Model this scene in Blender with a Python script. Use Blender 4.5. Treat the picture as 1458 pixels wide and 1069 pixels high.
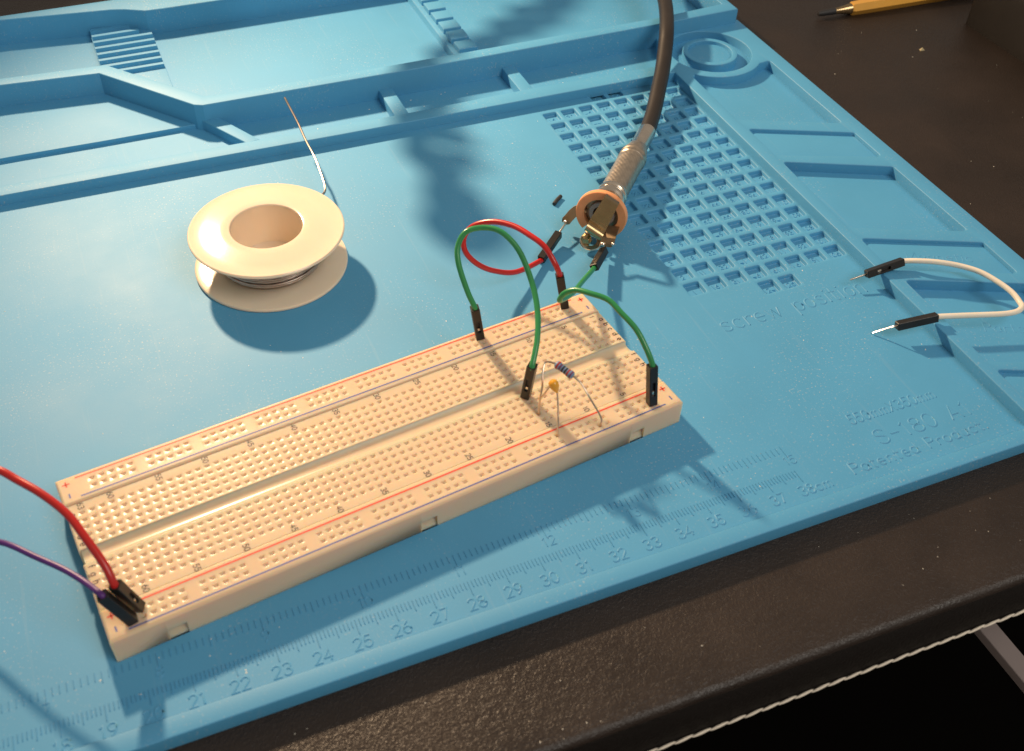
import bpy, bmesh, math, random
from mathutils import Vector, Matrix, geometry
random.seed(7)
scene = bpy.context.scene
for o in list(bpy.data.objects):
    bpy.data.objects.remove(o, do_unlink=True)
COL = scene.collection

# All lengths below are millimetres in the mat's own frame (x along its ruler, y away from
# the front edge, z = 0 on the work surface); the desk top lies at z = -4.2.
DESK = -4.2
def M(p):
    return Vector(((p[0] - 300.0) * .001, (p[1] - 60.0) * .001, (p[2] - DESK) * .001))

# ------------------------------------------------------------------ camera
cam = bpy.data.cameras.new('camera')
cam_o = bpy.data.objects.new('camera', cam)
COL.objects.link(cam_o)
RIGHT = Vector((0.91878114, -0.39339407, 0.03289862))
FWD = Vector((0.29910694, 0.63933192, -0.70837118))
UP = RIGHT.cross(FWD)
rot = Matrix((RIGHT, UP, -FWD)).transposed().to_4x4()
cam_o.matrix_world = Matrix.Translation(M((223.594, -134.769, 228.466))) @ rot
cam.sensor_width = 36.0
cam.lens = 36.906
cam.clip_start = .01
cam.clip_end = 20
cam.dof.use_dof = True
cam.dof.focus_distance = .37
cam.dof.aperture_fstop = 24
scene.camera = cam_o

# ------------------------------------------------------------------ light
world = bpy.data.worlds.new('World')
scene.world = world
world.use_nodes = True
bg = world.node_tree.nodes['Background']
bg.inputs[0].default_value = (1.0, .88, .75, 1)
bg.inputs[1].default_value = .29

lamp = bpy.data.lights.new('desk_lamp', 'SPOT')           # the shaded desk lamp behind the mat
lamp.energy = 19.5
lamp.color = (1.0, .70, .43)
lamp.shadow_soft_size = .014
lamp.spot_size = math.radians(82)
lamp.spot_blend = 1.0
lamp_o = bpy.data.objects.new('desk_lamp', lamp)
lamp_o.location = M((217.6, 507.6, 288.2))
lamp_o.rotation_euler = (M((398, -15, 0)) - lamp_o.location).to_track_quat('-Z', 'Y').to_euler()
COL.objects.link(lamp_o)

def area_lamp(name, loc, target, size, energy, color):
    a = bpy.data.lights.new(name, 'AREA')
    a.shape = 'DISK'; a.size = size; a.energy = energy; a.color = color
    o = bpy.data.objects.new(name, a)
    o.location = loc
    o.rotation_euler = (Vector(target) - Vector(loc)).to_track_quat('-Z', 'Y').to_euler()
    COL.objects.link(o)
area_lamp('ceiling_light', (.55, -.85, 1.25), (.1, 0, 0), .9, 11.0, (1.0, .93, .84))   # the room's ceiling light

scene.view_settings.view_transform = 'Standard'
scene.view_settings.look = 'None'
scene.view_settings.exposure = 0.0
scene.view_settings.gamma = 1.0
scene.render.engine = 'CYCLES'

# ------------------------------------------------------------------ materials
def nset(n, key, v):
    if key in n.inputs:
        n.inputs[key].default_value = v
def material(name, color, rough=.5, metal=0.0, spec=.5, var=0.0, vscale=60.0, bump=0.0, bscale=800.0,
             kind='noise', sss=0.0, coat=0.0, rvar=0.0, color2=None, ior=None, speck=0.0, bdist=.0003):
    m = bpy.data.materials.new(name)
    m.use_nodes = True
    nt = m.node_tree; N = nt.nodes; Lk = nt.links
    b = N['Principled BSDF']
    c = (*color, 1)
    nset(b, 'Base Color', c); nset(b, 'Roughness', rough); nset(b, 'Metallic', metal)
    nset(b, 'Specular IOR Level', spec)
    if ior: nset(b, 'IOR', ior)
    if sss:
        nset(b, 'Subsurface Weight', sss); nset(b, 'Subsurface Radius', (1, .55, .3)); nset(b, 'Subsurface Scale', .004)
    if coat:
        nset(b, 'Coat Weight', coat); nset(b, 'Coat Roughness', .15)
    tc = N.new('ShaderNodeTexCoord')
    if var or rvar:
        nz = N.new('ShaderNodeTexNoise'); nz.inputs['Scale'].default_value = vscale
        nz.inputs['Detail'].default_value = 6; nz.inputs['Roughness'].default_value = .6
        Lk.new(tc.outputs['Object'], nz.inputs['Vector'])
        if var:
            rp = N.new('ShaderNodeValToRGB')
            rp.color_ramp.elements[0].position = .3; rp.color_ramp.elements[1].position = .7
            c2 = color2 or tuple(min(1, x * (1 + var)) for x in color)
            rp.color_ramp.elements[0].color = (*[x * (1 - var) for x in color], 1)
            rp.color_ramp.elements[1].color = (*c2, 1)
            Lk.new(nz.outputs['Fac'], rp.inputs['Fac']); Lk.new(rp.outputs['Color'], b.inputs['Base Color'])
        if rvar:
            mr = N.new('ShaderNodeMapRange')
            mr.inputs['From Min'].default_value = .3; mr.inputs['From Max'].default_value = .7
            mr.inputs['To Min'].default_value = rough - rvar; mr.inputs['To Max'].default_value = rough + rvar
            Lk.new(nz.outputs['Fac'], mr.inputs['Value']); Lk.new(mr.outputs['Result'], b.inputs['Roughness'])
    if speck:                                     # fine dust and scuffs that lie on the surface
        sn = N.new('ShaderNodeTexNoise'); sn.inputs['Scale'].default_value = 1400; sn.inputs['Detail'].default_value = 2
        sl = N.new('ShaderNodeTexNoise'); sl.inputs['Scale'].default_value = 26; sl.inputs['Detail'].default_value = 5
        mp = N.new('ShaderNodeMapping'); mp.inputs['Scale'].default_value = (220, 9, 60); mp.inputs['Rotation'].default_value = (0, 0, .7)
        sc_ = N.new('ShaderNodeTexNoise'); sc_.inputs['Scale'].default_value = 3; sc_.inputs['Detail'].default_value = 3
        for q in (sn, sl, mp): Lk.new(tc.outputs['Object'], q.inputs['Vector'])
        Lk.new(mp.outputs['Vector'], sc_.inputs['Vector'])
        def rng(src, lo, hi):
            r = N.new('ShaderNodeMapRange'); r.inputs['From Min'].default_value = lo; r.inputs['From Max'].default_value = hi
            Lk.new(src, r.inputs['Value']); return r.outputs['Result']
        a_ = rng(sn.outputs['Fac'], .62, .74); b_ = rng(sl.outputs['Fac'], .40, .68); c_ = rng(sc_.outputs['Fac'], .63, .72)
        m1 = N.new('ShaderNodeMath'); m1.operation = 'MULTIPLY'; Lk.new(a_, m1.inputs[0]); Lk.new(b_, m1.inputs[1])
        m2 = N.new('ShaderNodeMath'); m2.operation = 'MULTIPLY'; Lk.new(c_, m2.inputs[0]); m2.inputs[1].default_value = .07
        m3 = N.new('ShaderNodeMath'); m3.operation = 'MAXIMUM'; Lk.new(m1.outputs[0], m3.inputs[0]); Lk.new(m2.outputs[0], m3.inputs[1])
        m4 = N.new('ShaderNodeMath'); m4.operation = 'MULTIPLY'; Lk.new(m3.outputs[0], m4.inputs[0]); m4.inputs[1].default_value = speck
        mxd = N.new('ShaderNodeMixRGB'); mxd.inputs['Color2'].default_value = (.50, .52, .50, 1)
        Lk.new(m4.outputs[0], mxd.inputs['Fac']); Lk.new(b.inputs['Base Color'].links[0].from_socket, mxd.inputs['Color1'])
        Lk.new(mxd.outputs['Color'], b.inputs['Base Color'])
    if bump:
        if kind == 'leather':
            tx = N.new('ShaderNodeTexVoronoi'); tx.feature = 'F1'; tx.inputs['Scale'].default_value = bscale
            out = tx.outputs['Distance']
            wz = N.new('ShaderNodeTexNoise'); wz.inputs['Scale'].default_value = bscale * .35
            wz.inputs['Detail'].default_value = 3
            Lk.new(tc.outputs['Object'], wz.inputs['Vector'])
            mx = N.new('ShaderNodeMixRGB'); mx.blend_type = 'ADD'; mx.inputs['Fac'].default_value = .0035
            Lk.new(tc.outputs['Object'], mx.inputs['Color1']); Lk.new(wz.outputs['Color'], mx.inputs['Color2'])
            Lk.new(mx.outputs['Color'], tx.inputs['Vector'])
        else:
            tx = N.new('ShaderNodeTexNoise'); tx.inputs['Scale'].default_value = bscale
            tx.inputs['Detail'].default_value = 4
            Lk.new(tc.outputs['Object'], tx.inputs['Vector']); out = tx.outputs['Fac']
        bp_ = N.new('ShaderNodeBump'); bp_.inputs['Strength'].default_value = bump
        bp_.inputs['Distance'].default_value = bdist
        Lk.new(out, bp_.inputs['Height']); Lk.new(bp_.outputs['Normal'], b.inputs['Normal'])
    return m

MT = dict(
    mat=material('blue_silicone', (.064, .310, .545), .62, spec=.75, var=.05, vscale=22, bump=.25, bscale=2600, rvar=.04, bdist=.0001, speck=.7),
    desk=material('brown_leather', (.021, .013, .009), .43, spec=.5, var=.25, vscale=30, bump=.36, bscale=1500, kind='leather', rvar=.07, bdist=.0004),
    board=material('cream_abs', (.75, .565, .39), .24, spec=.5, var=.02, vscale=40, sss=.85, bump=.04, bscale=1500),
    spool=material('spool_plastic', (.76, .64, .50), .15, spec=.5, var=.03, vscale=50, sss=.25, bump=.03, bscale=1200),
    red_ink=material('red_ink', (.75, .06, .03), .5), blue_ink=material('blue_ink', (.07, .12, .36), .5),
    black_ink=material('black_ink', (.05, .035, .03), .55),
    black=material('black_nylon', (.014, .012, .011), .38, spec=.45, var=.2, vscale=200, bump=.08, bscale=2500),
    cable=material('black_cable_jacket', (.020, .016, .014), .42, spec=.5, var=.2, vscale=90, bump=.1, bscale=1500),
    green=material('green_pvc', (.026, .25, .075), .30, spec=.5, var=.08, vscale=120, coat=.2),
    red=material('red_pvc', (.48, .012, .010), .32, spec=.5, var=.06, vscale=120, coat=.2),
    purple=material('purple_pvc', (.085, .022, .17), .36, spec=.4, var=.08, vscale=120),
    white=material('white_pvc', (.80, .72, .60), .42, spec=.5, var=.03, vscale=120, sss=.1),
    steel=material('tinned_steel', (.72, .66, .58), .24, metal=1.0, var=.08, vscale=300, rvar=.06),
    lead=material('component_lead', (.62, .50, .40), .32, metal=1.0),
    nickel=material('nickel_plate', (.80, .71, .60), .22, metal=1.0, var=.1, vscale=150, rvar=.07, bump=.05, bscale=900),
    knurl=material('knurled_nickel', (.62, .53, .43), .36, metal=1.0, var=.12, vscale=500, rvar=.05),
    brass=material('brass_leaf', (.42, .30, .16), .25, metal=1.0, var=.12, vscale=200, rvar=.06),
    brass_dull=material('dull_brass', (.34, .25, .16), .42, metal=1.0, var=.2, vscale=160, rvar=.08),
    orange=material('orange_phenolic', (.78, .34, .15), .5, spec=.4, var=.12, vscale=160, sss=.1, bump=.08, bscale=1200),
    grey=material('grey_plastic', (.30, .28, .27), .4),
    solder=material('solder_wire', (.46, .40, .36), .3, metal=1.0, var=.12, vscale=300),
    res=material('resistor_blue', (.17, .26, .40), .33, spec=.5, var=.06, vscale=300),
    band_red=material('band_red', (.42, .04, .03), .4), band_black=material('band_black', (.02, .02, .022), .4),
    band_violet=material('band_violet', (.16, .05, .12), .4),
    tan=material('capacitor_tan', (.78, .36, .025), .22, spec=.6, var=.05, vscale=300, coat=.3),
    yellow=material('yellow_lacquer', (.80, .40, .06), .32, var=.04, vscale=90, coat=.2),
    charcoal=material('charcoal_plastic', (.010, .008, .007), .5, var=.2, vscale=60, bump=.1, bscale=900),
    bar=material('grey_painted_steel', (.30, .25, .24), .5, var=.1, vscale=20),
    thread=material('white_thread', (.80, .72, .60), .7, var=.1, vscale=900, bump=.3, bscale=3000),
    band=material('black_leather', (.008, .006, .005), .55, spec=.25, bump=.4, bscale=1300, kind='leather'),
    floor=material('dark_floor', (.0015, .0012, .001), .9, spec=.05, var=.3, vscale=8),
    dust=material('dust_flecks', (.80, .76, .66), .5),
    scrap=material('black_rubber', (.02, .02, .022), .6),
    wood=material('crumb', (.5, .42, .24), .7),
)

# ------------------------------------------------------------------ mesh helpers (mm in, metres out)
def link(name, me, mat=None, parent=None, smooth=None):
    o = bpy.data.objects.new(name, me)
    COL.objects.link(o)
    if mat:
        me.materials.append(MT[mat])
    if smooth is not None:
        for p in me.polygons:
            p.use_smooth = True
        me.set_sharp_from_angle(angle=math.radians(smooth))
    if parent:
        o.parent = parent
        o.matrix_parent_inverse = parent.matrix_world.inverted()
    return o
def mesh(name, verts, faces, mat=None, parent=None, smooth=None, raw=False, recalc=True):
    me = bpy.data.meshes.new(name)
    me.from_pydata([tuple(v) if raw else tuple(M(v)) for v in verts], [], faces)
    me.update()
    bm = bmesh.new(); bm.from_mesh(me)
    bmesh.ops.remove_doubles(bm, verts=bm.verts, dist=1e-7)
    if recalc: bmesh.ops.recalc_face_normals(bm, faces=bm.faces)
    bm.to_mesh(me); bm.free()
    return link(name, me, mat, parent, smooth)
def thing(name, label, cat, loc, group=None):
    o = bpy.data.objects.new(name, None)
    o.empty_display_size = .005
    o.location = M(loc)
    COL.objects.link(o)
    bpy.context.view_layer.update()
    o['label'] = label; o['category'] = cat
    if group: o['group'] = group
    return o
def tag(o, label, cat, group=None):
    o['label'] = label; o['category'] = cat
    if group: o['group'] = group
    return o

def area2(p):
    return sum(p[i][0] * p[(i + 1) % len(p)][1] - p[(i + 1) % len(p)][0] * p[i][1] for i in range(len(p)))
def inset(loop, d):
    """shift a closed loop to its left side by d"""
    n = len(loop); out = []
    for i in range(n):
        a = Vector(loop[i - 1]); b = Vector(loop[i]); c = Vector(loop[(i + 1) % n])
        e1 = (b - a).normalized(); e2 = (c - b).normalized()
        n1 = Vector((-e1.y, e1.x)); n2 = Vector((-e2.y, e2.x))
        k = n1 + n2
        s = max(.35, 1 + n1.dot(n2))
        out.append(tuple(b + k * (d / s)))
    return out
def fillet(poly, r, seg=5):
    out = []; n = len(poly)
    for i in range(n):
        a = Vector(poly[i - 1]); b = Vector(poly[i]); c = Vector(poly[(i + 1) % n])
        d1 = a - b; d2 = c - b; l = min(d1.length, d2.length)
        ang = d1.angle(d2)
        if ang > math.radians(165):
            out.append(tuple(b)); continue
        t = min(r / math.tan(ang / 2), l * .45)
        p = b + d1.normalized() * t; q = b + d2.normalized() * t
        for k in range(seg + 1):
            s = k / seg
            out.append(tuple(p * (1 - s) ** 2 + b * 2 * s * (1 - s) + q * s * s))
    return out
def inside(p, poly):
    x, y = p; c = False
    for i in range(len(poly)):
        x1, y1 = poly[i - 1]; x2, y2 = poly[i]
        if (y1 > y) != (y2 > y) and x < (x2 - x1) * (y - y1) / (y2 - y1) + x1:
            c = not c
    return c
def fill(outer, holes):
    vs = []; es = []
    for lp in [outer] + holes:
        k = len(vs); n = len(lp)
        vs += [Vector(p) for p in lp]; es += [(k + i, k + (i + 1) % n) for i in range(n)]
    r = geometry.delaunay_2d_cdt(vs, es, [], 0, 1e-6)
    tris = []
    for f in r[2]:
        c = sum((r[0][i] for i in f), Vector((0, 0))) / len(f)
        if inside(c, outer) and not any(inside(c, h) for h in holes):
            tris.append(tuple(f))
    return [tuple(v) for v in r[0]], tris
def prism(name, outer, z0, z1, mat, parent=None, holes=(), bev=.5, zfun=None, bottom=False, draft=0.0):
    outer = list(outer) if area2(outer) > 0 else list(outer)[::-1]
    hs = [list(h) if area2(h) < 0 else list(h)[::-1] for h in holes]
    V = []; F = []
    steps = [(-draft, z0), (0, z1 - bev)] + [(bev * (1 - math.cos(a)), z1 - bev + bev * math.sin(a)) for a in (math.radians(30), math.radians(60))]
    top = [inset(l, bev) for l in [outer] + hs]
    for li, lp in enumerate([outer] + hs):
        n = len(lp); rings = []
        for d, z in steps:
            rr = inset(lp, d) if d else lp
            rings.append(len(V)); V += [(p[0], p[1], z) for p in rr]
        rings.append(len(V)); V += [(p[0], p[1], z1) for p in top[li]]
        for a, b in zip(rings, rings[1:]):
            for i in range(n):
                j = (i + 1) % n
                F.append((a + i, a + j, b + j, b + i))
    tv, tf = fill(top[0], top[1:])
    k = len(V); V += [(p[0], p[1], z1) for p in tv]; F += [tuple(k + i for i in f) for f in tf]
    if bottom:
        tv, tf = fill(outer, hs)
        k = len(V); V += [(p[0], p[1], z0) for p in tv]; F += [tuple(k + i for i in f)[::-1] for f in tf]
    if zfun: V = [(x, y, z + zfun(x, y, z)) for x, y, z in V]
    return mesh(name, V, F, mat, parent, smooth=22)
def rect(x0, x1, y0, y1):
    return [(x0, y0), (x1, y0), (x1, y1), (x0, y1)]
def circle(cx, cy, r, n=64, a0=0, a1=2 * math.pi):
    return [(cx + r * math.cos(a0 + (a1 - a0) * i / n), cy + r * math.sin(a0 + (a1 - a0) * i / n)) for i in range(n)]

def frame(d, up=Vector((0, 0, 1))):
    d = d.normalized()
    s = d.cross(up)
    if s.length < 1e-4: s = d.cross(Vector((1, 0, 0)))
    s.normalize()
    return s, s.cross(d).normalized(), d
def catmull(pts, per=8):
    P = [Vector(p) for p in pts]
    P = [P[0] * 2 - P[1]] + P + [P[-1] * 2 - P[-2]]
    out = []
    for i in range(1, len(P) - 2):
        p0, p1, p2, p3 = P[i - 1:i + 3]
        for k in range(per):
            t = k / per
            out.append(.5 * ((2 * p1) + (p2 - p0) * t + (2 * p0 - 5 * p1 + 4 * p2 - p3) * t * t + (3 * p1 - p0 - 3 * p2 + p3) * t ** 3))
    out.append(P[-2])
    return out
def tube_data(pts, r, n=10):
    """r: number or list"""
    P = [Vector(p) for p in pts]
    rs = r if isinstance(r, (list, tuple)) else [r] * len(P)
    T = [(P[min(i + 1, len(P) - 1)] - P[max(i - 1, 0)]).normalized() for i in range(len(P))]
    s, u, _ = frame(T[0])
    V = []; F = []
    for i, p in enumerate(P):
        if i:
            q = T[i - 1].rotation_difference(T[i])
            s = q @ s; u = q @ u
        V += [p + (s * math.cos(2 * math.pi * k / n) + u * math.sin(2 * math.pi * k / n)) * rs[i] for k in range(n)]
    for i in range(len(P) - 1):
        for k in range(n):
            a = i * n + k; b = i * n + (k + 1) % n
            F.append((a, b, b + n, a + n))
    F.append(tuple(range(n))[::-1]); F.append(tuple(range(len(V) - n, len(V))))
    return V, F
def tube(name, pts, r, mat, parent=None, n=10, per=8, spline=True):
    V, F = tube_data(catmull(pts, per) if spline else pts, r, n)
    return mesh(name, V, F, mat, parent, smooth=40)
def lathe(name, prof, mat, origin, axis, parent=None, n=48, smooth=30, up=Vector((0, 0, 1)), a0=0, a1=2 * math.pi, wob=0, cap=False):
    """prof: (radius, distance along axis)"""
    o = Vector(origin); s, u, d = frame(Vector(axis), up)
    V = []; F = []
    for r, h in prof:
        for k in range(n):
            a = a0 + (a1 - a0) * k / n
            rr = r * (1 + wob * math.sin(a * 3 + h))
            V.append(o + d * h + (s * math.cos(a) + u * math.sin(a)) * rr)
    for i in range(len(prof) - 1):
        for k in range(n):
            a = i * n + k; b = i * n + (k + 1) % n
            F.append((a, b, b + n, a + n))
    if cap: F.append(tuple(range(n)))
    if cap: F.append(tuple(range(len(V) - n, len(V))))
    return mesh(name, V, F, mat, parent, smooth=smooth)
def obox(name, c, ax, half, mat, parent=None, bev=.1):
    """oriented box with chamfered edges; ax = three unit vectors"""
    bm = bmesh.new()
    bmesh.ops.create_cube(bm, size=2)
    for v in bm.verts: v.co = Vector((v.co.x * half[0], v.co.y * half[1], v.co.z * half[2]))
    if bev: bmesh.ops.bevel(bm, geom=list(bm.edges), offset=bev, segments=2, affect='EDGES', profile=.5)
    C = Vector(c)
    for v in bm.verts: v.co = M(C + ax[0] * v.co.x + ax[1] * v.co.y + ax[2] * v.co.z)
    bmesh.ops.recalc_face_normals(bm, faces=bm.faces)
    me = bpy.data.meshes.new(name); bm.to_mesh(me); bm.free()
    return link(name, me, mat, parent, smooth=35)
XYZ = (Vector((1, 0, 0)), Vector((0, 1, 0)), Vector((0, 0, 1)))

# ------------------------------------------------------------------ a single-stroke alphabet (x-height .62, capitals 1)
def arc(cx, cy, rx, ry, a0, a1, n=9):
    return [(cx + rx * math.cos(math.radians(a0 + (a1 - a0) * i / n)), cy + ry * math.sin(math.radians(a0 + (a1 - a0) * i / n))) for i in range(n + 1)]
H = .31
G = {
 '0': (.62, [arc(.31, .5, .29, .5, 0, 360, 16)]), '1': (.42, [[(.06, .80), (.25, 1), (.25, 0)]]),
 '2': (.62, [arc(.31, .72, .28, .28, 165, -40, 9) + [(.04, 0), (.60, 0)]]),
 '3': (.62, [arc(.29, .75, .27, .25, 150, -90, 9) + arc(.29, .26, .30, .26, 85, -150, 10)]),
 '4': (.62, [[(.46, 0), (.46, 1), (.02, .30), (.62, .30)]]),
 '5': (.62, [[(.56, 1), (.12, 1), (.08, .55)] + arc(.29, .32, .30, .32, 120, -150, 10)]),
 '6': (.62, [arc(.31, .30, .29, .30, 0, 360, 14), [(.03, .36), (.16, .75), (.44, 1)]]),
 '7': (.60, [[(.02, 1), (.58, 1), (.20, 0)]]),
 '8': (.62, [arc(.31, .75, .25, .25, 0, 360, 12), arc(.31, .26, .29, .26, 0, 360, 14)]),
 '9': (.62, [arc(.31, .70, .29, .30, 0, 360, 14), [(.59, .64), (.46, .25), (.18, 0)]]),
 'a': (.60, [arc(.28, H, .26, H, 0, 360, 14), [(.54, .62), (.54, 0)]]),
 'b': (.60, [[(.06, 1), (.06, 0)], arc(.32, H, .26, H, 0, 360, 14)]),
 'c': (.56, [arc(.30, H, .27, H, 45, 315, 11)]),
 'd': (.60, [[(.54, 1), (.54, 0)], arc(.28, H, .26, H, 0, 360, 14)]),
 'e': (.58, [[(.04, .32), (.55, .32)] + arc(.30, H, .26, H, 5, 310, 12)]),
 'f': (.40, [arc(.32, .80, .16, .2, 80, 180, 5) + [(.16, 0)], [(.0, .60), (.34, .60)]]),
 'g': (.60, [arc(.28, H, .26, H, 0, 360, 14), [(.54, .62), (.54, -.10)] + arc(.30, -.08, .24, .2, 0, -150, 7)]),
 'h': (.58, [[(.06, 1), (.06, 0)], arc(.29, .36, .23, .26, 170, 0, 7) + [(.52, 0)]]),
 'i': (.20, [[(.10, .62), (.10, 0)], [(.10, .82), (.10, .88)]]),
 'j': (.28, [[(.18, .62), (.18, -.12), (.04, -.25)], [(.18, .82), (.18, .88)]]),
 'm': (.86, [[(.06, .62), (.06, 0)], arc(.25, .38, .18, .24, 170, 0, 6) + [(.43, 0)], arc(.62, .38, .18, .24, 170, 0, 6) + [(.80, 0)]]),
 'n': (.58, [[(.06, .62), (.06, 0)], arc(.29, .36, .23, .26, 170, 0, 7) + [(.52, 0)]]),
 'o': (.60, [arc(.30, H, .27, H, 0, 360, 14)]),
 'p': (.60, [[(.06, .62), (.06, -.30)], arc(.32, H, .26, H, 0, 360, 14)]),
 'r': (.42, [[(.06, .62), (.06, 0)], arc(.30, .34, .24, .26, 170, 60, 5)]),
 's': (.54, [arc(.27, .46, .22, .16, 30, 200, 6) + arc(.27, .16, .23, .16, 70, -150, 8)]),
 't': (.40, [[(.16, .92), (.16, .14)] + arc(.28, .14, .12, .14, 180, 300, 5), [(.0, .62), (.36, .62)]]),
 'u': (.58, [[(.06, .62)] + arc(.29, .26, .23, .26, 180, 350, 7) + [(.52, .62)], [(.52, .62), (.52, 0)]]),
 'w': (.80, [[(.02, .62), (.20, 0), (.40, .60), (.60, 0), (.78, .62)]]),
 'A': (.70, [[(.02, 0), (.35, 1), (.68, 0)], [(.14, .36), (.56, .36)]]),
 'M': (.86, [[(.06, 0), (.06, 1), (.43, .35), (.80, 1), (.80, 0)]]),
 'P': (.64, [[(.06, 0), (.06, 1), (.36, 1)] + arc(.36, .76, .26, .24, 90, -90, 8) + [(.06, .52)]]),
 'S': (.66, [arc(.33, .75, .28, .25, 25, 215, 8) + arc(.33, .26, .30, .26, 60, -155, 10)]),
 'X': (.66, [[(.04, 0), (.62, 1)], [(.04, 1), (.62, 0)]]),
 '-': (.56, [[(.06, .45), (.50, .45)]]), '.': (.25, [[(.12, 0), (.12, .06)]]), '+': (.7, [[(.05, .5), (.65, .5)], [(.35, .2), (.35, .8)]]),
 ' ': (.50, []), '|': (.2, [[(.1, 0), (.1, 1)]]),
}
def strokes(s, gap=.16):
    out = []; x = 0
    for ch in s:
        w, ls = G[ch]
        out += [[(x + a, b) for a, b in l] for l in ls]
        x += w + gap
    return out, x - gap
def ribbon(pl, w):
    """left and right points of a stroked polyline"""
    L_, R_ = [], []
    closed = len(pl) > 3 and (Vector(pl[0]) - Vector(pl[-1])).length < 1e-6
    n = len(pl)
    for i in range(n):
        a = Vector(pl[i - 1]) if i else (Vector(pl[-2]) if closed else None)
        c = Vector(pl[i + 1]) if i < n - 1 else (Vector(pl[1]) if closed else None)
        b = Vector(pl[i])
        e1 = (b - a).normalized() if a is not None else (c - b).normalized()
        e2 = (c - b).normalized() if c is not None else e1
        k = Vector((-e1.y, e1.x)) + Vector((-e2.y, e2.x))
        k *= 1 / max(.45, 1 + e1.dot(e2))
        L_.append(b + k * w); R_.append(b - k * w)
    return L_, R_
def text(name, s, origin, ex, ey, size, z, mat, parent, width=None, weight=.07, emboss=0.0, align='l', gap=.16, xs=None):
    """origin (x,y) mm; ex, ey unit vectors (2D); size = capital height; width = wanted length in mm"""
    ls, wd = strokes(s, gap)
    sx = (width / wd) if width else size
    off = {'l': 0, 'c': -.5 * wd * sx, 'r': -wd * sx}[align]
    ex = Vector(ex); ey = Vector(ey); o = Vector(origin)
    V = []; F = []; w = weight * size
    for pl in ls:
        q = [(off + a * sx, b * size) for a, b in pl]
        a, b = ribbon(q, w)
        rows = [(a, b, z + emboss, .55 if emboss else 1)]
        n = len(q); k = len(V)
        def put(p, zz):
            v = o + ex * p[0] + ey * p[1]; V.append((v.x, v.y, zz))
        if not emboss:
            for i in range(n): put(a[i], z); put(b[i], z)
            F += [(k + 2 * i, k + 2 * i + 1, k + 2 * i + 3, k + 2 * i + 2) for i in range(n - 1)]
        else:
            for i in range(n):
                m = (a[i] + b[i]) / 2
                put(a[i], z - .04); put(m + (a[i] - m) * .22, z + emboss); put(m + (b[i] - m) * .22, z + emboss); put(b[i], z - .04)
            for i in range(n - 1):
                for j in range(3):
                    F.append((k + 4 * i + j, k + 4 * i + j + 1, k + 4 * i + j + 5, k + 4 * i + j + 4))
            F.append((k, k + 1, k + 2, k + 3)); F.append((k + 4 * n - 4, k + 4 * n - 1, k + 4 * n - 2, k + 4 * n - 3))
    return mesh(name, V, F, mat, parent, smooth=60 if emboss else None)

# ================================================================== the setting: floor and desk
fl = mesh('floor', [(-2500, -2500, -745), (3000, -2500, -745), (3000, 3000, -745), (-2500, 3000, -745)], [(0, 1, 2, 3)], 'floor')
fl['kind'] = 'structure'

desk = thing('desk', 'brown leather covered desk with a white stitched front edge', 'desk', (300, 400, DESK))
E1 = Vector((1, -.031, 0)).normalized(); E2 = Vector((.031, 1, 0)).normalized(); DO = Vector((310, -44.8, 0))
prof = [(1000, DESK)] + [(n, DESK) for n in (600, 300, 150, 80, 40, 20, 10)]
prof += [(5.2 - 2.2 * math.sin(a), DESK - 2.2 + 2.2 * math.cos(a)) for a in [math.radians(x) for x in (0, 15, 30, 45, 60, 75)]]
prof += [(2.9, DESK - 2.4), (.6, DESK - 10.4), (.9, DESK - 11.6), (.6, DESK - 12.8), (.9, DESK - 14.2), (2.5, DESK - 14.8), (60, DESK - 15), (1000, DESK - 15)]
V = []; F = []
xs_ = [-700, -200, 0, 150, 250, 300, 350, 400, 450, 550, 700, 1200]
for x in xs_:
    for n, z in prof: V.append(DO + E1 * (x - 310) + E2 * n + Vector((0, 0, z)))
k = len(prof)
for i in range(len(xs_) - 1):
    for j in range(k):
        F.append((i * k + j, i * k + (j + 1) % k, (i + 1) * k + (j + 1) % k, (i + 1) * k + j))
F.append(tuple(range(k))); F.append(tuple(range(len(V) - k, len(V))))
dt = mesh('desk_top', V, F, 'desk', desk, smooth=40)
band = [(4.5, DESK - 2.3), (2.75, DESK - 2.1), (2.3, DESK - 3.2), (.0, DESK - 10.4), (.4, DESK - 11.6), (-.2, DESK - 12.8), (.2, DESK - 14.4), (2.5, DESK - 15.2), (6, DESK - 15.2)]
V = []; F = []
for x in xs_:
    for n, z in band: V.append(DO + E1 * (x - 310) + E2 * n + Vector((0, 0, z)))
k = len(band)
for i in range(len(xs_) - 1):
    for j in range(k - 1):
        F.append((i * k + j, i * k + j + 1, (i + 1) * k + j + 1, (i + 1) * k + j))
mesh('edge_band', V, F, 'band', desk, smooth=40)
st_me = None
for i in range(34):
    x = 272 + i * 4.95
    c = DO + E1 * (x - 310) + E2 * (-.55) + Vector((0, 0, DESK - 11.7))
    d = (E1 * 2.45 + Vector((0, 0, .62 + random.uniform(-.12, .12)))).normalized()
    pts = [c + d * t for t in (-2.65, -2.2, -1.2, 0, 1.2, 2.2, 2.65)]
    Vv, Ff = tube_data(pts, [.08, .24, .36, .40, .36, .24, .08], 8)
    mesh('stitch', Vv, Ff, 'thread', desk, smooth=60)
prism('drawer_rail', rect(469.2, 476.8, -190, -18.2), -104, -100, 'bar', desk, bev=.6, bottom=True)
for lx, ly in ((-340, 20), (1130, -30), (-340, 880), (1130, 850)):
    prism('leg', rect(lx, lx + 45, ly, ly + 45), -745, DESK - 14.9, 'bar', desk, bev=.5)

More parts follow.
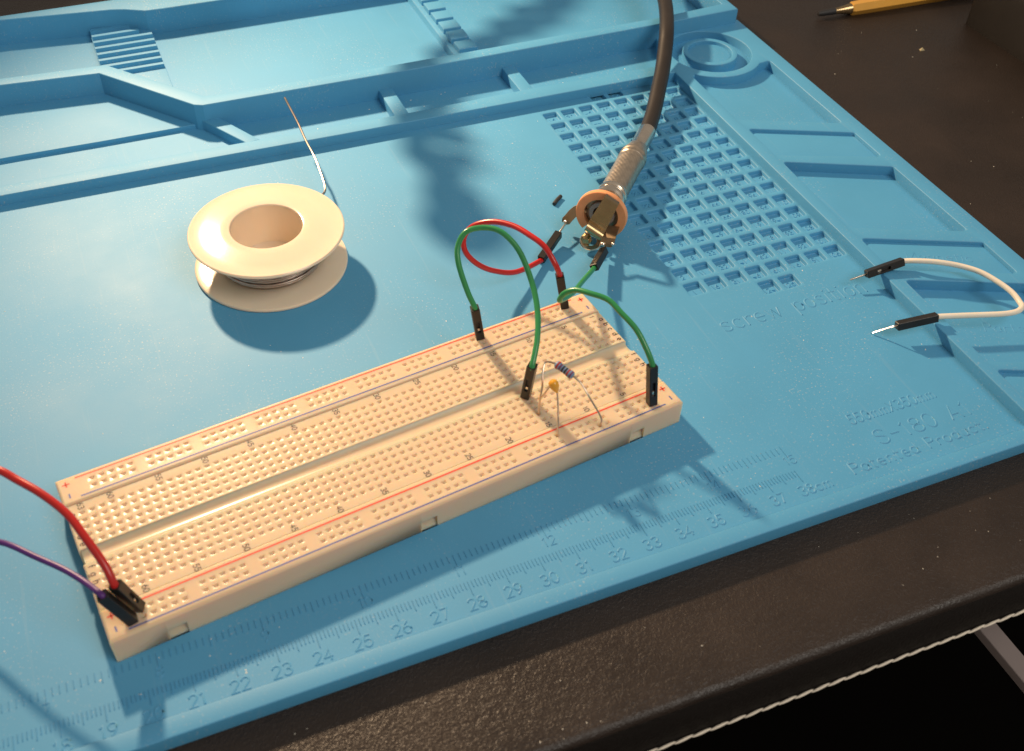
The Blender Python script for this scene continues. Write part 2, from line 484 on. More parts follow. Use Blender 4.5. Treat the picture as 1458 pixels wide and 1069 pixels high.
# ================================================================== the silicone mat
mt = thing('silicone_mat', 'blue silicone soldering mat with moulded trays, ruler and screw grid', 'work mat', (235, 167, DESK))
BX, BY, XL, XR = 389.92, 206.515, -37.0, 506.8
PX, PY = 8.16, 8.23
front = [(XL, -4.5), (212, -7.2), (280.5, -8.0), (449, -9.9), (XR, -10.5)]
back_y = 341.5
# work surface: tiles round the pit grid, then one cell per pit, then the slab's sides
V = []; F = []
def quad(x0, x1, y0, y1, z=0.0):
    k = len(V); V.extend([(x0, y0, z), (x1, y0, z), (x1, y1, z), (x0, y1, z)]); F.append((k, k + 1, k + 2, k + 3))
def pit(cx, cy, hx, hy, h=3.05, r=.85, dep=1.6, cell=True):
    def rsq(h, r, z):
        out = []
        for q, (sx, sy) in enumerate(((1, -1), (1, 1), (-1, 1), (-1, -1))):
            for s in range(5):
                a = math.radians(-90 + 90 * q + 22.5 * s)
                out.append((cx + sx * (h - r) + r * math.cos(a), cy + sy * (h - r) + r * math.sin(a), z))
        return out
    def sq(z):
        out = []
        for q, (sx, sy) in enumerate(((1, -1), (1, 1), (-1, 1), (-1, -1))):
            for s in range(5):
                f_ = abs(s - 2) / 2
                x, y = sx * hx, sy * hy
                if (q % 2 == 0 and s < 2) or (q % 2 == 1 and s > 2): x = sx * (hx - f_ * 1.2)
                elif s != 2: y = sy * (hy - f_ * 1.2)
                out.append((cx + x, cy + y, z))
        return out
    rings = [sq(0), rsq(h + .28, r + .28, 0), rsq(h + .12, r + .12, -.08), rsq(h, r, -.30), rsq(h - .12, r, -dep + .2), rsq(h - .3, r - .1, -dep)]
    k0 = len(V)
    for rg in rings: V.extend(rg)
    n = 20
    for a in range(len(rings) - 1):
        for i in range(n):
            j = (i + 1) % n
            F.append((k0 + a * n + i, k0 + a * n + j, k0 + a * n + n + j, k0 + a * n + n + i))
    F.append(tuple(range(k0 + 5 * n, k0 + 6 * n)))
pits = [(k, j) for j in range(15) for k in range(8)] + [(3, -1), (4, -1), (3, 15), (4, 15)]
pitset = set(pits)
for j in range(-1, 16):
    for k in range(8):
        cx = BX + PX * (k + .5); cy = BY - PY * (j + .5)
        if (k, j) in pitset: pit(cx, cy, PX / 2, PY / 2)
        else: quad(cx - PX / 2, cx + PX / 2, cy - PY / 2, cy + PY / 2)
gx0, gx1 = BX, BX + 8 * PX
gy1, gy0 = BY + PY, BY - 16 * PY
quad(XL, gx0, gy0, gy1); quad(gx1, XR, gy0, gy1); quad(XL, XR, gy1, back_y)
k = len(V)
fr = front + [(XR, gy0), (XL, gy0)]
V += [(x, y, 0) for x, y in fr]; F.append(tuple(range(k, k + len(fr))))
ol = front + [(XR, back_y), (XL, back_y)]
k = len(V); n = len(ol)
for z in (0.0, -.4, DESK + .6, DESK): V += [(x, y, z) for x, y in ol]
for a in range(3):
    for i in range(n):
        j = (i + 1) % n; F.append((k + a * n + n + i, k + a * n + n + j, k + a * n + j, k + a * n + i))
F.append(tuple(range(k + 3 * n, k + 4 * n))[::-1])
mesh('work_surface', V, F, 'mat', mt, smooth=35, recalc=False)

rim_in = [(XL, 1.0), (212.6, -2.1), (282.5, -3.2), (453.7, -5.2), (XR, -5.8)]
fo = [(x, y - .15) for x, y in front]
prism('front_rim', fo + rim_in[::-1], -3.0, .9, 'mat', mt, bev=.45)
prism('low_wall', [(XL, 219.5), (184.6, 216.0), (308.4, 212.8), (445.8, 210.8), (456, 210.6), (456, 217.8), (392, 219.4), (338, 218.8), (184, 222.5), (XL, 226)], -.5, 4.2, 'mat', mt, bev=.5)
prism('tray_wall', [(XL, 285), (191.7, 281.8), (228.6, 278.3), (258.8, 241.9), (262, 240.3), (338.9, 239.2), (382, 239.0), (462.8, 239.8), (504.2, 240.7),
                    (504.2, back_y - .3), (499.7, back_y - .3), (499.7, 247.6), (463.3, 245.4), (341, 245.2), (268, 246.2), (263.6, 247.3), (232, 284.4), (192, 287.2), (XL, 290.5)], -.5, 11, 'mat', mt, bev=.6)
prism('back_wall', [(XL, 352 - 10.6), (XL, 338.5), (196, 337.6), (241, 332.0), (246, 330.6), (254.5, 326.3), (262, 325.8), (499.2, 324.5), (499.2, 341.4)], -.5, 11.05, 'mat', mt, bev=.6)
prism('divider_rib', rect(332.2, 338.1, 218.4, 239.6), -.5, 4.18, 'mat', mt, bev=.5)
prism('divider_rib', rect(387, 392.7, 218.9, 239.6), -.5, 4.18, 'mat', mt, bev=.5)
prism('diagonal_rib', [(257.5, 246.5), (273.0, 219.6), (278.6, 219.9), (264.5, 246.0)], -.5, 4.24, 'mat', mt, bev=.5)
prism('stepped_shelf', [(XL, 247), (194, 244.1), (222.2, 243.3), (259.0, 242.9), (254, 250), (229.5, 279.5), (192, 283), (XL, 286)], -.5, 1.8, 'mat', mt, bev=.3)
# ribbed panel of the upper tray
prism('ribbed_panel', [(229.9, 284.5), (244, 268.6), (255.2, 255.5), (255.2, 327), (246, 331.5), (229.9, 334.5)], -.5, 1.9, 'mat', mt, bev=.25)
for i in range(8):
    y = 291.2 + i * 5.55
    x0 = 230.2
    top = 3.5
    x1 = 254.9 if y < 324 else 250
    Vv = [(x0, y, 1.2), (x0, y + .25, top), (x0, y + 2.0, top), (x0, y + 4.6, 1.2), (x1, y, 1.2), (x1, y + .25, top), (x1, y + 2.0, top), (x1, y + 4.6, 1.2)]
    mesh('ridge', Vv, [(0, 1, 2, 3), (4, 5, 6, 7), (0, 1, 5, 4), (1, 2, 6, 5), (2, 3, 7, 6), (3, 0, 4, 7)], 'mat', mt)
# notched tool strip
prism('notched_strip', [(373.0, 244.5), (384.9, 244.5), (384.9, 325), (373.0, 325)], -.5, 2.6, 'mat', mt, bev=.8, draft=1.0)
for i in range(7):
    y = 258.6 + i * 9.75
    if y + 7.4 < 325:
        prism('notch_block', rect(375.3, 383.6, y, y + 7.5), 2.0, 5.0, 'mat', mt, bev=.5)

# right column of parts trays
RCX, RCY = 479.4, 221.6
arcp = [(RCX + 22.6 * math.cos(a), RCY + 22.6 * math.sin(a)) for a in [math.radians(x) for x in range(222, 316, 6)]]
C1 = arcp + fillet([(496.5, 205.0), (499.9, 205.6), (499.7, 151.6), (460.4, 168.6), (460.9, 205.3)], 1.3)[2:]
C1 = fillet([(461.2, 205.6)], 0) if False else C1
def quadloop(*p): return fillet(list(p), 1.4)
deep2 = quadloop((460.9, 136.4), (499.6, 118.6), (499.4, 75.4), (459.8, 92.6))
deep3 = quadloop((460.2, 61.4), (499.6, 44.2), (499.5, 1.5), (459.4, 19.6))
sh1 = quadloop((461.0, 161.2), (500.0, 144.0), (499.8, 126.0), (460.9, 141.2))
sh2 = quadloop((460.1, 85.8), (500.0, 68.2), (499.6, 50.0), (459.4, 67.4))
sh3 = quadloop((459.3, 15.6), (499.7, -2.2), (499.7, -4.2), (459.5, -4.0))
moat = circle(RCX, RCY, 18.2, 72)
prism('parts_tray', [(455.0, -4.6), (XR + .15, -5.3), (XR + .15, 243.5), (462.3, 243.5), (462.0, 238.9), (455.2, 222), (455.3, 206)], -.5, 4.2, 'mat', mt,
      holes=[C1, deep2, deep3, sh1, sh2, sh3, moat], bev=.5, draft=.0)
for nm, lp in (('shallow_tray_floor', sh1), ('shallow_tray_floor', sh2), ('shallow_tray_floor', sh3)):
    l2 = lp if area2(lp) > 0 else lp[::-1]
    prism(nm, inset(l2, -.6), -.5, 2.7, 'mat', mt, bev=.05)
prism('round_cup', circle(RCX, RCY, 12.1, 64), -.5, 4.1, 'mat', mt, holes=[circle(RCX, RCY, 9.7, 64)], bev=.5)
prism('cup_floor', circle(RCX, RCY, 10.2, 48), -.5, 2.5, 'mat', mt, bev=.05)

# moulded lettering and ruler
X_, Y_ = (1, 0), (0, 1)
text('raised_lettering', 'screw', (392.3, 64.6), X_, Y_, 7.0, 0, 'mat', mt, width=22.5, weight=.06, emboss=.20)
text('raised_lettering', 'position', (420.3, 64.6), X_, Y_, 7.0, 0, 'mat', mt, width=28.5, weight=.06, emboss=.20)
text('raised_lettering', '550mmX350mm', (406.4, 15.6), X_, Y_, 3.7, 0, 'mat', mt, width=31.5, weight=.085, emboss=.20)
text('raised_lettering', 'S-180 A1', (409.6, 5.9), X_, Y_, 5.4, 0, 'mat', mt, width=34.5, weight=.06, emboss=.20)
text('raised_lettering', 'Patented Product.', (395.5, -.6), X_, Y_, 3.9, 0, 'mat', mt, width=49.0, weight=.085, emboss=.20)
for s, o, zz in (('Magnetic', (480.2, 66.5), 2.7), ('Parts', (479.0, 31.0), 0)):
    ang = math.atan2(-17.2, 39)
    text('raised_lettering', s, o, (math.cos(ang), math.sin(ang)), (-math.sin(ang), math.cos(ang)), 4.2, zz, 'mat', mt, weight=.05, emboss=.11, align='c')
for c in range(12, 39):
    s = str(c) + ('cm' if c == 38 else '')
    text('ruler_number', s, (c * 10 + (2.3 if c == 38 else 0), -1.75 + (.35 if c < 30 else 0)), X_, Y_, 3.3, 0, 'mat', mt, weight=.1, emboss=.20, align='c')
for c in range(5, 16):
    text('ruler_number', str(c), (c * 25.4, 9.3), X_, Y_, 3.0, 0, 'mat', mt, weight=.06, emboss=.16, align='c')
V = []; F = []
def tick(x, y0, y1, w=.16, h=.26):
    k = len(V)
    V.extend([(x - w, y0, -.1), (x + w, y0, -.1), (x + w, y1, -.1), (x - w, y1, -.1), (x - w * .4, y0 + .1, h), (x + w * .4, y0 + .1, h), (x + w * .4, y1 - .1, h), (x - w * .4, y1 - .1, h)])
    F.extend([(k + 4, k + 5, k + 6, k + 7), (k, k + 1, k + 5, k + 4), (k + 1, k + 2, k + 6, k + 5), (k + 2, k + 3, k + 7, k + 6), (k + 3, k, k + 4, k + 7)])
for i in range(1200, 3801, 10):
    x = i / 10
    y0 = 2.7 if i % 100 == 0 else (3.8 if i % 50 == 0 else 4.9)
    tick(x, y0, 7.0)
for i in range(5 * 16, 15 * 16 + 1):
    x = i * 25.4 / 16
    y0 = 11.9 if i % 16 == 0 else (12.9 if i % 8 == 0 else 13.7)
    tick(x, y0, 16.1, .15, .22)
o = mesh('ruler_ticks', V, F, 'mat', mt); o['kind'] = 'stuff'
V = []; F = []
for (k, j) in pits:   # the little moulded numbers in the pits
    cx = BX + PX * (k + .5); cy = BY - PY * (j + .5)
    num = str(1 + (14 - j) + 15 * k) if 0 <= j < 15 else str(121 + k)
    ls, wd = strokes(num, .2)
    for pl in ls:
        q = [(cx + (a - wd / 2) * 2.0, cy - 1.5 + b * 2.2) for a, b in pl[::2] + ([pl[-1]] if len(pl) % 2 == 0 else [])]
        if len(q) < 2: continue
        a, b = ribbon(q, .16)
        k0 = len(V)
        for i in range(len(q)):
            m = (a[i] + b[i]) / 2
            V += [(a[i].x, a[i].y, -1.62), (m.x, m.y, -1.34), (b[i].x, b[i].y, -1.62)]
        for i in range(len(q) - 1):
            for jj in range(2): F.append((k0 + 3 * i + jj, k0 + 3 * i + jj + 1, k0 + 3 * i + jj + 4, k0 + 3 * i + jj + 3))
o = mesh('pit_numbers', V, F, 'mat', mt); o['kind'] = 'stuff'

# ================================================================== the breadboard
BC = Vector((273.431, 53.372, 0)); BT = 0.113834
BU = Vector((math.cos(BT), math.sin(BT), 0)); BV = Vector((-math.sin(BT), math.cos(BT), 0))
def B(u, v, z): return BC + BU * u + BV * v + Vector((0, 0, z))
bb = thing('breadboard', 'long cream solderless breadboard with red and blue rail lines', 'breadboard', (BC.x, BC.y, 0))
ZT, ZR = 8.5, 9.0
HL = 82.55
def colx(c): return HL - 3.81 - (c - 1) * 2.54
def board_mesh(name, us, vs, holes, z, skirts, extra=None, zlow=.25, notches=()):
    """plate with a funnel-shaped contact hole in each listed cell; us, vs = grid lines"""
    V = []; F = []
    for i in range(len(us) - 1):
        for j in range(len(vs) - 1):
            u0, u1, v0, v1 = us[i], us[i + 1], vs[j], vs[j + 1]
            zc = z(i, j)
            k = len(V)
            if (i, j) in holes:
                cu, cv = (u0 + u1) / 2, (v0 + v1) / 2
                hu, hv = (u1 - u0) / 2, (v1 - v0) / 2
                for (a, b, dz, *sh) in ((hu, hv, 0), (hu - .10, hv - .30, -.02), (hu - .42, hv - .62, -.06), (.66, .56, -.10), (.60, .48, -.34), (.38, .18, -.38, -.14), (.38, .18, -1.2, -.14), (.38, .18, -4.0, -.14)):
                    q_ = sh[0] if sh else 0
                    V += [B(cu - a, cv + q_ - b, zc + dz), B(cu + a, cv + q_ - b, zc + dz), B(cu + a, cv + q_ + b, zc + dz), B(cu - a, cv + q_ + b, zc + dz)]
                for r_ in range(7):
                    for q in range(4):
                        q2 = (q + 1) % 4
                        F.append((k + 4 * r_ + q, k + 4 * r_ + q2, k + 4 * r_ + 4 + q2, k + 4 * r_ + 4 + q))
                F.append((k + 28, k + 29, k + 30, k + 31))
            else:
                V += [B(u0, v0, zc), B(u1, v0, zc), B(u1, v1, zc), B(u0, v1, zc)]
                F.append((k, k + 1, k + 2, k + 3))
    if extra: extra(V, F)
    # rounded shoulder and sides
    u0, u1, v0, v1 = us[0], us[-1], vs[0], vs[-1]
    zt = z(0, 0)
    su0, su1, sv0, sv1 = skirts
    prev = None
    for t, zz in ((0, zt), (.29, zt - .09), (.71, zt - .33), (1, zt - .8), (1, zlow)):
        k = len(V)
        V += [B(u0 - su0 * t, v0 - sv0 * t, zz), B(u1 + su1 * t, v0 - sv0 * t, zz), B(u1 + su1 * t, v1 + sv1 * t, zz), B(u0 - su0 * t, v1 + sv1 * t, zz)]
        if prev is not None:
            for q in range(4):
                q2 = (q + 1) % 4
                if q == 0 and notches and zz == zlow: continue
                F.append((k + q, k + q2, prev + q2, prev + q))
        prev = k
    if notches:
        # front side with latch recesses: shaded slot above a sloping tongue
        vf = v0 - sv0; za = zt - .8; zn = 4.3; w = 2.35; dp = 1.3
        def qd(*p):
            kk = len(V); V.extend(B(*x) for x in p); F.append(tuple(range(kk, kk + len(p))))
        cuts = [u0 - su0]
        for uc in notches: cuts += [uc - w, uc + w]
        cuts.append(u1 + su1)
        for i in range(len(cuts) - 1):
            a, b_ = cuts[i], cuts[i + 1]
            if i % 2 == 0: qd((a, vf, zlow), (b_, vf, zlow), (b_, vf, za), (a, vf, za))
            else:
                qd((a, vf, zn), (b_, vf, zn), (b_, vf, za), (a, vf, za))
                qd((a, vf + dp, zn), (b_, vf + dp, zn), (b_, vf, zn), (a, vf, zn))
                qd((a, vf + dp, 2.3), (b_, vf + dp, 2.3), (b_, vf + dp, zn), (a, vf + dp, zn))
                qd((a, vf + .35, zlow), (b_, vf + .35, zlow), (b_, vf + dp, 2.3), (a, vf + dp, 2.3))
                qd((a, vf, zlow), (a, vf, zn), (a, vf + dp, zn), (a, vf + dp, zlow))
                qd((b_, vf + dp, zlow), (b_, vf + dp, zn), (b_, vf, zn), (b_, vf, zlow))
    F.append((prev + 3, prev + 2, prev + 1, prev))
    return mesh(name, V, F, 'board', bb, smooth=32, recalc=False)

# centre block with the channel down the middle: two halves and a channel
us = [-HL + .5] + [colx(63) - 1.27 + 2.54 * i for i in range(64)] + [HL - .5]
for sgn in (1, -1):
    vrows = [2.54 + 2.54 * i for i in range(6)] + [17.3]
    vs = sorted(sgn * v for v in vrows)
    holes = set()
    for i in range(1, 64):
        for j in range(len(vs) - 1):
            if abs(abs(vs[j + 1] - vs[j]) - 2.54) < 1e-3: holes.add((i, j))
    board_mesh('terminal_strip', us, vs, holes, lambda i, j: ZT, (.5, .5, .3, .3) if sgn > 0 else (.5, .5, .3, .3), zlow=.3)
V = []; F = []
chan = [(2.36, ZT - .28), (1.8, ZT - .62), (1.1, ZT - 1.0), (.6, ZT - 1.15), (-.6, ZT - 1.15), (-1.1, ZT - 1.0), (-1.8, ZT - .62), (-2.36, ZT - .28), (-2.36, .3), (2.36, .3)]
for u in (-HL + .6, HL - .6): V += [B(u, v, z) for v, z in chan]
n = len(chan)
for i in range(n): F.append((i, (i + 1) % n, n + (i + 1) % n, n + i))
F.append(tuple(range(n))); F.append(tuple(range(n, 2 * n)))
mesh('centre_channel', V, F, 'board', bb, smooth=40)

# power rails: ten groups of five columns, two rows
def rail(sgn):
    ugrid = {-HL + .6, HL - .6}
    holeu = []
    for g in range(10):
        for c in range(5):
            u = colx(3 + g * 6 + c)
            holeu.append(u)
    edges = sorted({round(u - 1.27, 4) for u in holeu} | {round(u + 1.27, 4) for u in holeu} | {-HL + .8, HL - .8})
    rows = [20.13, 22.67, 25.21]
    vs = sorted(sgn * v for v in [18.2] + rows + [26.5])
    holes = set()
    for i in range(len(edges) - 1):
        if any(edges[i] < u < edges[i + 1] for u in holeu):
            for j in range(len(vs) - 1):
                if abs(vs[j + 1] - vs[j] - 2.54) < 1e-3: holes.add((i, j))
    sk = (.8, .8, .8, .62) if sgn < 0 else (.8, .8, .62, .8)
    return board_mesh('power_rail', edges, vs, holes, lambda i, j: ZR, sk, zlow=.0, notches=(-67.4, .3, 67.2) if sgn < 0 else ())
rail(1); rail(-1)
# printed lines, numbers and signs
def strip_line(name, v, w, mat, u0=-77.6, u1=77.2, z=ZR + .03):
    segs = 60
    V = []; F = []
    for i in range(segs + 1):
        u = u0 + (u1 - u0) * i / segs
        V += [B(u, v - w / 2, z), B(u, v + w / 2, z)]
    F = [(2 * i, 2 * i + 2, 2 * i + 3, 2 * i + 1) for i in range(segs)]
    mesh(name, V, F, mat, bb)
strip_line('red_line', 25.85, .42, 'red_ink'); strip_line('blue_line', 19.05, .42, 'blue_ink')
strip_line('red_line', -19.25, .48, 'red_ink'); strip_line('blue_line', -25.9, .42, 'blue_ink')
EXB = (-BV.x, -BV.y); EYB = (BU.x, BU.y)
for c in [1] + list(range(5, 61, 5)) + [63]:
    for v in (16.25, -16.35):
        if c == 1 and v < 0: continue
        p = B(colx(c) - .55, v, 0)
        text('printed_number', str(c), (p.x, p.y), EXB, EYB, 1.5, ZT + .02, 'black_ink', bb, weight=.075, align='c')
for i, ch in enumerate('abcdefghij'):
    v = 13.97 - 2.54 * i - (5.08 if i > 4 else 0)
    for u in (80.4, -81.6):
        p = B(u, v, 0)
        text('printed_letter', ch, (p.x, p.y), EXB, EYB, 1.75, ZT + .02, 'black_ink', bb, weight=.075, align='c')
for u in (80.0, -80.2):
    for vp, vm in ((24.5, 20.3), (-20.4, -24.5)):
        p = B(u - 1.6, vp, 0)
        text('plus_sign', '+', (p.x, p.y), EXB, EYB, 3.2, ZR + .02, 'red_ink', bb, weight=.065, align='c')
        p = B(u - 1.6, vm, 0)
        text('minus_sign', '-', (p.x, p.y), EXB, EYB, 3.6, ZR + .02, 'blue_ink', bb, weight=.055, align='c')

# ================================================================== solder spool
SC = (265.3, 150.5)
sp = thing('solder_spool', 'cream plastic spool of solder wire standing on the mat', 'spool', (SC[0], SC[1], 0))
o3 = (SC[0], SC[1], 0)
Z = Vector((0, 0, 1)); YY = Vector((0, 1, 0))
lathe('bottom_flange', [(11.7, 0), (24.9, 0), (25.4, .3), (25.5, .9), (25.3, 1.35), (24.8, 1.5), (20, 1.7), (12.4, 2.0), (11.7, 2.0), (11.7, 0)], 'spool', o3, Z, sp, 96, up=YY)
lathe('top_flange', [(12.4, 13.2), (20, 13.7), (24.6, 13.9), (25.2, 14.0), (25.5, 14.35), (25.45, 14.8), (25.1, 15.1), (24.7, 15.1), (24.3, 14.98), (20, 15.45), (15, 15.85), (12.6, 15.95), (12.0, 15.8), (11.75, 15.4), (11.7, 13.2), (12.4, 13.2)], 'spool', o3, Z, sp, 96, up=YY)
lathe('hub', [(11.7, 15.3), (11.6, 1.0), (11.5, .6), (3, .6), (0.01, .6)], 'spool', o3, Z, sp, 64, up=YY)
lathe('hub_core', [(12.4, 2.4), (12.4, 13)], 'spool', o3, Z, sp, 64, up=YY)
pts = []
for layer in range(5):
    for i in range(260):
        a = i / 260 * 9.5 * 2 * math.pi
        f_ = i / 260
        h = 3.0 + (f_ if layer % 2 == 0 else 1 - f_) * 9.2
        r = 13.0 + layer * 1.0 + .25 * math.sin(a * .37 + layer)
        a += layer * 9.5 * 2 * math.pi
        pts.append((SC[0] + r * math.cos(a), SC[1] + r * math.sin(a), h))
Vv, Ff = tube_data(pts, .5, 8)
mesh('solder_coil', Vv, Ff, 'solder', sp, smooth=60)
tail = [(277.5, 160.5, 10.5), (283.5, 165.8, 9.6), (288.8, 170.3, 8.6), (291.6, 175.1, 8.0), (292.6, 184.6, 8.8), (292.9, 193.8, 9.8), (292.3, 202.0, 11.5), (291.9, 210.8, 14), (291.0, 218.6, 16.7), (290.5, 222.6, 18.3)]
tube('solder_tail', tail, .45, 'solder', sp, 8)

# ================================================================== jumper wires
def housing(parent, base, top, face, slot=True, pin=6.0, length=14.0, name='connector_housing'):
    """square 2.54 mm crimp housing from base (pin end) towards top (wire end); face = direction the slot looks"""
    b = Vector(base); d = (Vector(top) - b).normalized()
    f = Vector(face); f = (f - d * f.dot(d)).normalized(); s = f.cross(d).normalized()
    h = 1.3; ch = .16
    V = []; F = []
    def P(x, y, z): V.append(b + s * x + f * y + d * z); return len(V) - 1
    prof = [(-h + ch, -h), (h - ch, -h), (h, -h + ch), (h, h - ch), (h - ch, h), (-h + ch, h), (-h, h - ch), (-h, -h + ch)]
    rings = []
    for z, q in ((0, .86), (.25, 1), (length - .12, 1), (length, .95), (length, .66), (length - 2.6, .6)):
        rings.append([P(x * q, y * q, z) for x, y in prof])
    for ri, (a, c) in enumerate(zip(rings, rings[1:])):
        for i in range(8):
            j = (i + 1) % 8
            if slot and ri == 1 and i == 4: continue
            F.append((a[i], a[j], c[j], c[i]))
    F.append(tuple(rings[0])[::-1]); F.append(tuple(rings[-1]))
    if slot:
        # +y face rebuilt with a recessed window
        xs = [-(h - ch), -.52, .52, h - ch]; zs = [.25, 3.6, 8.6, length - .12]
        g = [[P(x, h, z) for z in zs] for x in xs]
        for i in range(3):
            for j in range(3):
                if i == 1 and j == 1: continue
                F.append((g[i][j], g[i + 1][j], g[i + 1][j + 1], g[i][j + 1]))
        w = [g[1][1], g[2][1], g[2][2], g[1][2]]
        q = [P(-.45, h - .85, 3.8), P(.45, h - .85, 3.8), P(.45, h - .85, 8.4), P(-.45, h - .85, 8.4)]
        for i in range(4): F.append((w[i], w[(i + 1) % 4], q[(i + 1) % 4], q[i]))
        F.append(tuple(q))
    ho = mesh(name, V, F, 'black', parent, smooth=25)
    if slot:
        obox('metal_contact', b + f * (h - .62) + d * 4.55, (s, f, d), (.42, .22, .7), 'steel', ho, .08)
    if pin:
        obox('pin', b - d * (pin / 2 - .3), (s, f, d), (.3, .3, pin / 2), 'steel', ho, .12)
    return ho, b + d * (length - 2.0), d
def wire(parent, pts, mat, r=.85, n=12, per=8):
    q = [Vector(p) for p in pts]
    for i in range(3, len(q) - 3):               # hand-bent, not drawn with a ruler
        q[i] = q[i] + Vector((random.uniform(-.22, .22), random.uniform(-.22, .22), random.uniform(-.25, .25)))
    return tube('wire', q, r, mat, parent, n, per)
CAMP = Vector((223.6, -134.8, 228.5))
def tocam(p): return CAMP - Vector(p)

g1 = thing('jumper_wire', 'green jumper wire arching over the middle of the breadboard', 'jumper wire', (313.6, 82, ZR), 'jumper wires')
_, e0, d0 = housing(g1, (313.64, 82.02, ZR), (311.3, 80.8, 22.6), tocam((313, 82, 10)) + Vector((20, 0, 0)))
_, e1, d1 = housing(g1, (316.78, 54.49, ZT), (317.5, 52.8, 22.5), tocam((317, 54, 10)) + Vector((-60, 0, 0)))
wire(g1, [e0, e0 + d0 * 2.4, (310.0, 83.6, 27.5), (309.4, 88.6, 34.0), (310.3, 91.8, 38.0), (313.6, 93.5, 41.0), (318.8, 92.3, 42.0), (322.6, 88.0, 42.0), (325.7, 82.2, 39.0), (326.1, 73.9, 34.0), (324.6, 66.4, 30.0), (321.4, 58.6, 26.5), e1 + d1 * 2.2, e1], 'green')

r1 = thing('jumper_wire', 'red jumper wire looping from the breadboard corner to the jack socket', 'jumper wire', (343.9, 85.5, ZR), 'jumper wires')
_, e0, d0 = housing(r1, (343.94, 85.49, ZR), (341.2, 85.5, 22.6), Vector((.3, 1, 0)), slot=False)
rb = Vector((365.4, 129.8, 4.6)); rt = Vector((349.6, 116.8, 1.75))
rdir = (rt - rb).normalized()
_, e1, d1 = housing(r1, rb + rdir * 5.4, rt, Vector((0, 0, 1)), slot=False, pin=6.5)
wire(r1, [e0, e0 + d0 * 2.4, (339.7, 86.5, 27.0), (338.2, 91.4, 30.0), (336.0, 97.1, 31.0), (333.1, 103.9, 30.5), (328.6, 110.0, 29.0), (324.1, 113.6, 26.0), (320.8, 114.2, 22.0), (320.7, 112.0, 18.0), (324.1, 110.2, 13.5), (330.2, 109.9, 9.0), (338.4, 111.2, 5.0), e1 + d1 * 2.6, e1], 'red', .92)

g2 = thing('jumper_wire', 'green jumper wire curling from the front corner connector to the jack socket', 'jumper wire', (349.4, 38, ZR), 'jumper wires')
_, e0, d0 = housing(g2, (349.37, 38.0, ZR), (348.8, 40.2, 22.6), tocam((349, 38, 10)) + Vector((110, 0, 0)))
gb = Vector((372.2, 112.6, 3.9)); gt = Vector((363.6, 103.0, 6.4)); gdir = (gt - gb).normalized()
_, e1, d1 = housing(g2, gb + gdir * .5, gt + gdir * 3, Vector((-.5, .3, 1)), slot=False, pin=2.4)
wire(g2, [e0, e0 + d0 * 2.4, (348.0, 43.8, 27.0), (347.1, 48.7, 30.0), (345.3, 54.3, 32.0), (343.3, 59.3, 33.0), (340.1, 64.2, 33.0), (337.4, 67.8, 32.0), (335.5, 70.0, 30.2), (334.2, 70.5, 28.2), (334.6, 71.4, 26.2), (338.0, 74.6, 23.0), (344.0, 80.8, 18.6), (352.0, 90.2, 13.2), e1 + d1 * 2.4, e1], 'green')

r2 = thing('jumper_wire', 'red jumper wire plugged into the near left end of the breadboard', 'jumper wire', (202.6, 23.7, ZR), 'jumper wires')
_, e0, d0 = housing(r2, (202.64, 23.74, ZR), (199.7, 22.3, 22.5), Vector((1, -.55, .3)))
wire(r2, [e0, e0 + d0 * 2.4, (198.9, 25.3, 26.2), (196.6, 31.5, 29.6), (193.5, 38.2, 32.2), (189.4, 44.8, 34.0), (184.8, 50.6, 35.0), (181.5, 54.0, 36.0), (175.8, 59.3, 36.0), (166, 67, 33), (150, 78, 24), (130, 88, 12), (112, 92, 3.0), (95, 94, 1.0), (70, 96, .98)], 'red', .98)
p2 = thing('jumper_wire', 'purple jumper wire plugged into the near left end of the breadboard', 'jumper wire', (200.4, 21, ZR), 'jumper wires')
_, e0, d0 = housing(p2, (200.6, 20.75, ZR), (196.6, 20.6, 22.2), Vector((0, -1, .2)), slot=False)
wire(p2, [e0, e0 + d0 * 2.2, (193.4, 26.4, 21.2), (189.1, 32.1, 20.6), (183.5, 39.2, 20.0), (179.0, 44.6, 19.0), (175.8, 48.2, 18.0), (169.3, 53.7, 16.0), (156, 60, 11), (138, 66, 5), (120, 69, 1.6), (100, 70, .8), (72, 70, .78)], 'purple', .76)

w1 = thing('jumper_wire', 'white jumper wire lying loose over the side trays of the mat', 'jumper wire', (450, 55, 0), 'jumper wires')
a_ = Vector((449.2, 68.2, 4.5)); b_ = Vector((462.6, 67.3, 6.7))
_, e0, d0 = housing(w1, a_, b_, tocam(a_) + Vector((0, 0, -150)), pin=6.4)
a2 = Vector((441.6, 42.4, 5.3)); b2 = Vector((454.6, 40.2, 6.6))
_, e1, d1 = housing(w1, a2, b2, Vector((0, .3, 1)), slot=False, pin=0)
tube('pin', [a2 + d1 * .4, a2 - d1 * .8, (438.8, 44.6, 2.6), (436.8, 46.2, .45)], [.3] * 25, 'steel', w1, 6)
wire(w1, [e0, e0 + d0 * 2.4, (467.0, 64.6, 7.9), (472.3, 61.5, 8.2), (478.1, 57.5, 8.1), (482.8, 52.2, 7.8), (485.2, 46.0, 7.5), (486.5, 40.5, 7.2), (486.1, 36.0, 7.0), (484.7, 33.6, 7.0), (481.2, 32.3, 7.0), (476.6, 32.9, 7.0), (469.0, 35.8, 7.0), (461.0, 38.2, 6.9), e1 + d1 * 2.4, e1], 'white', .94)

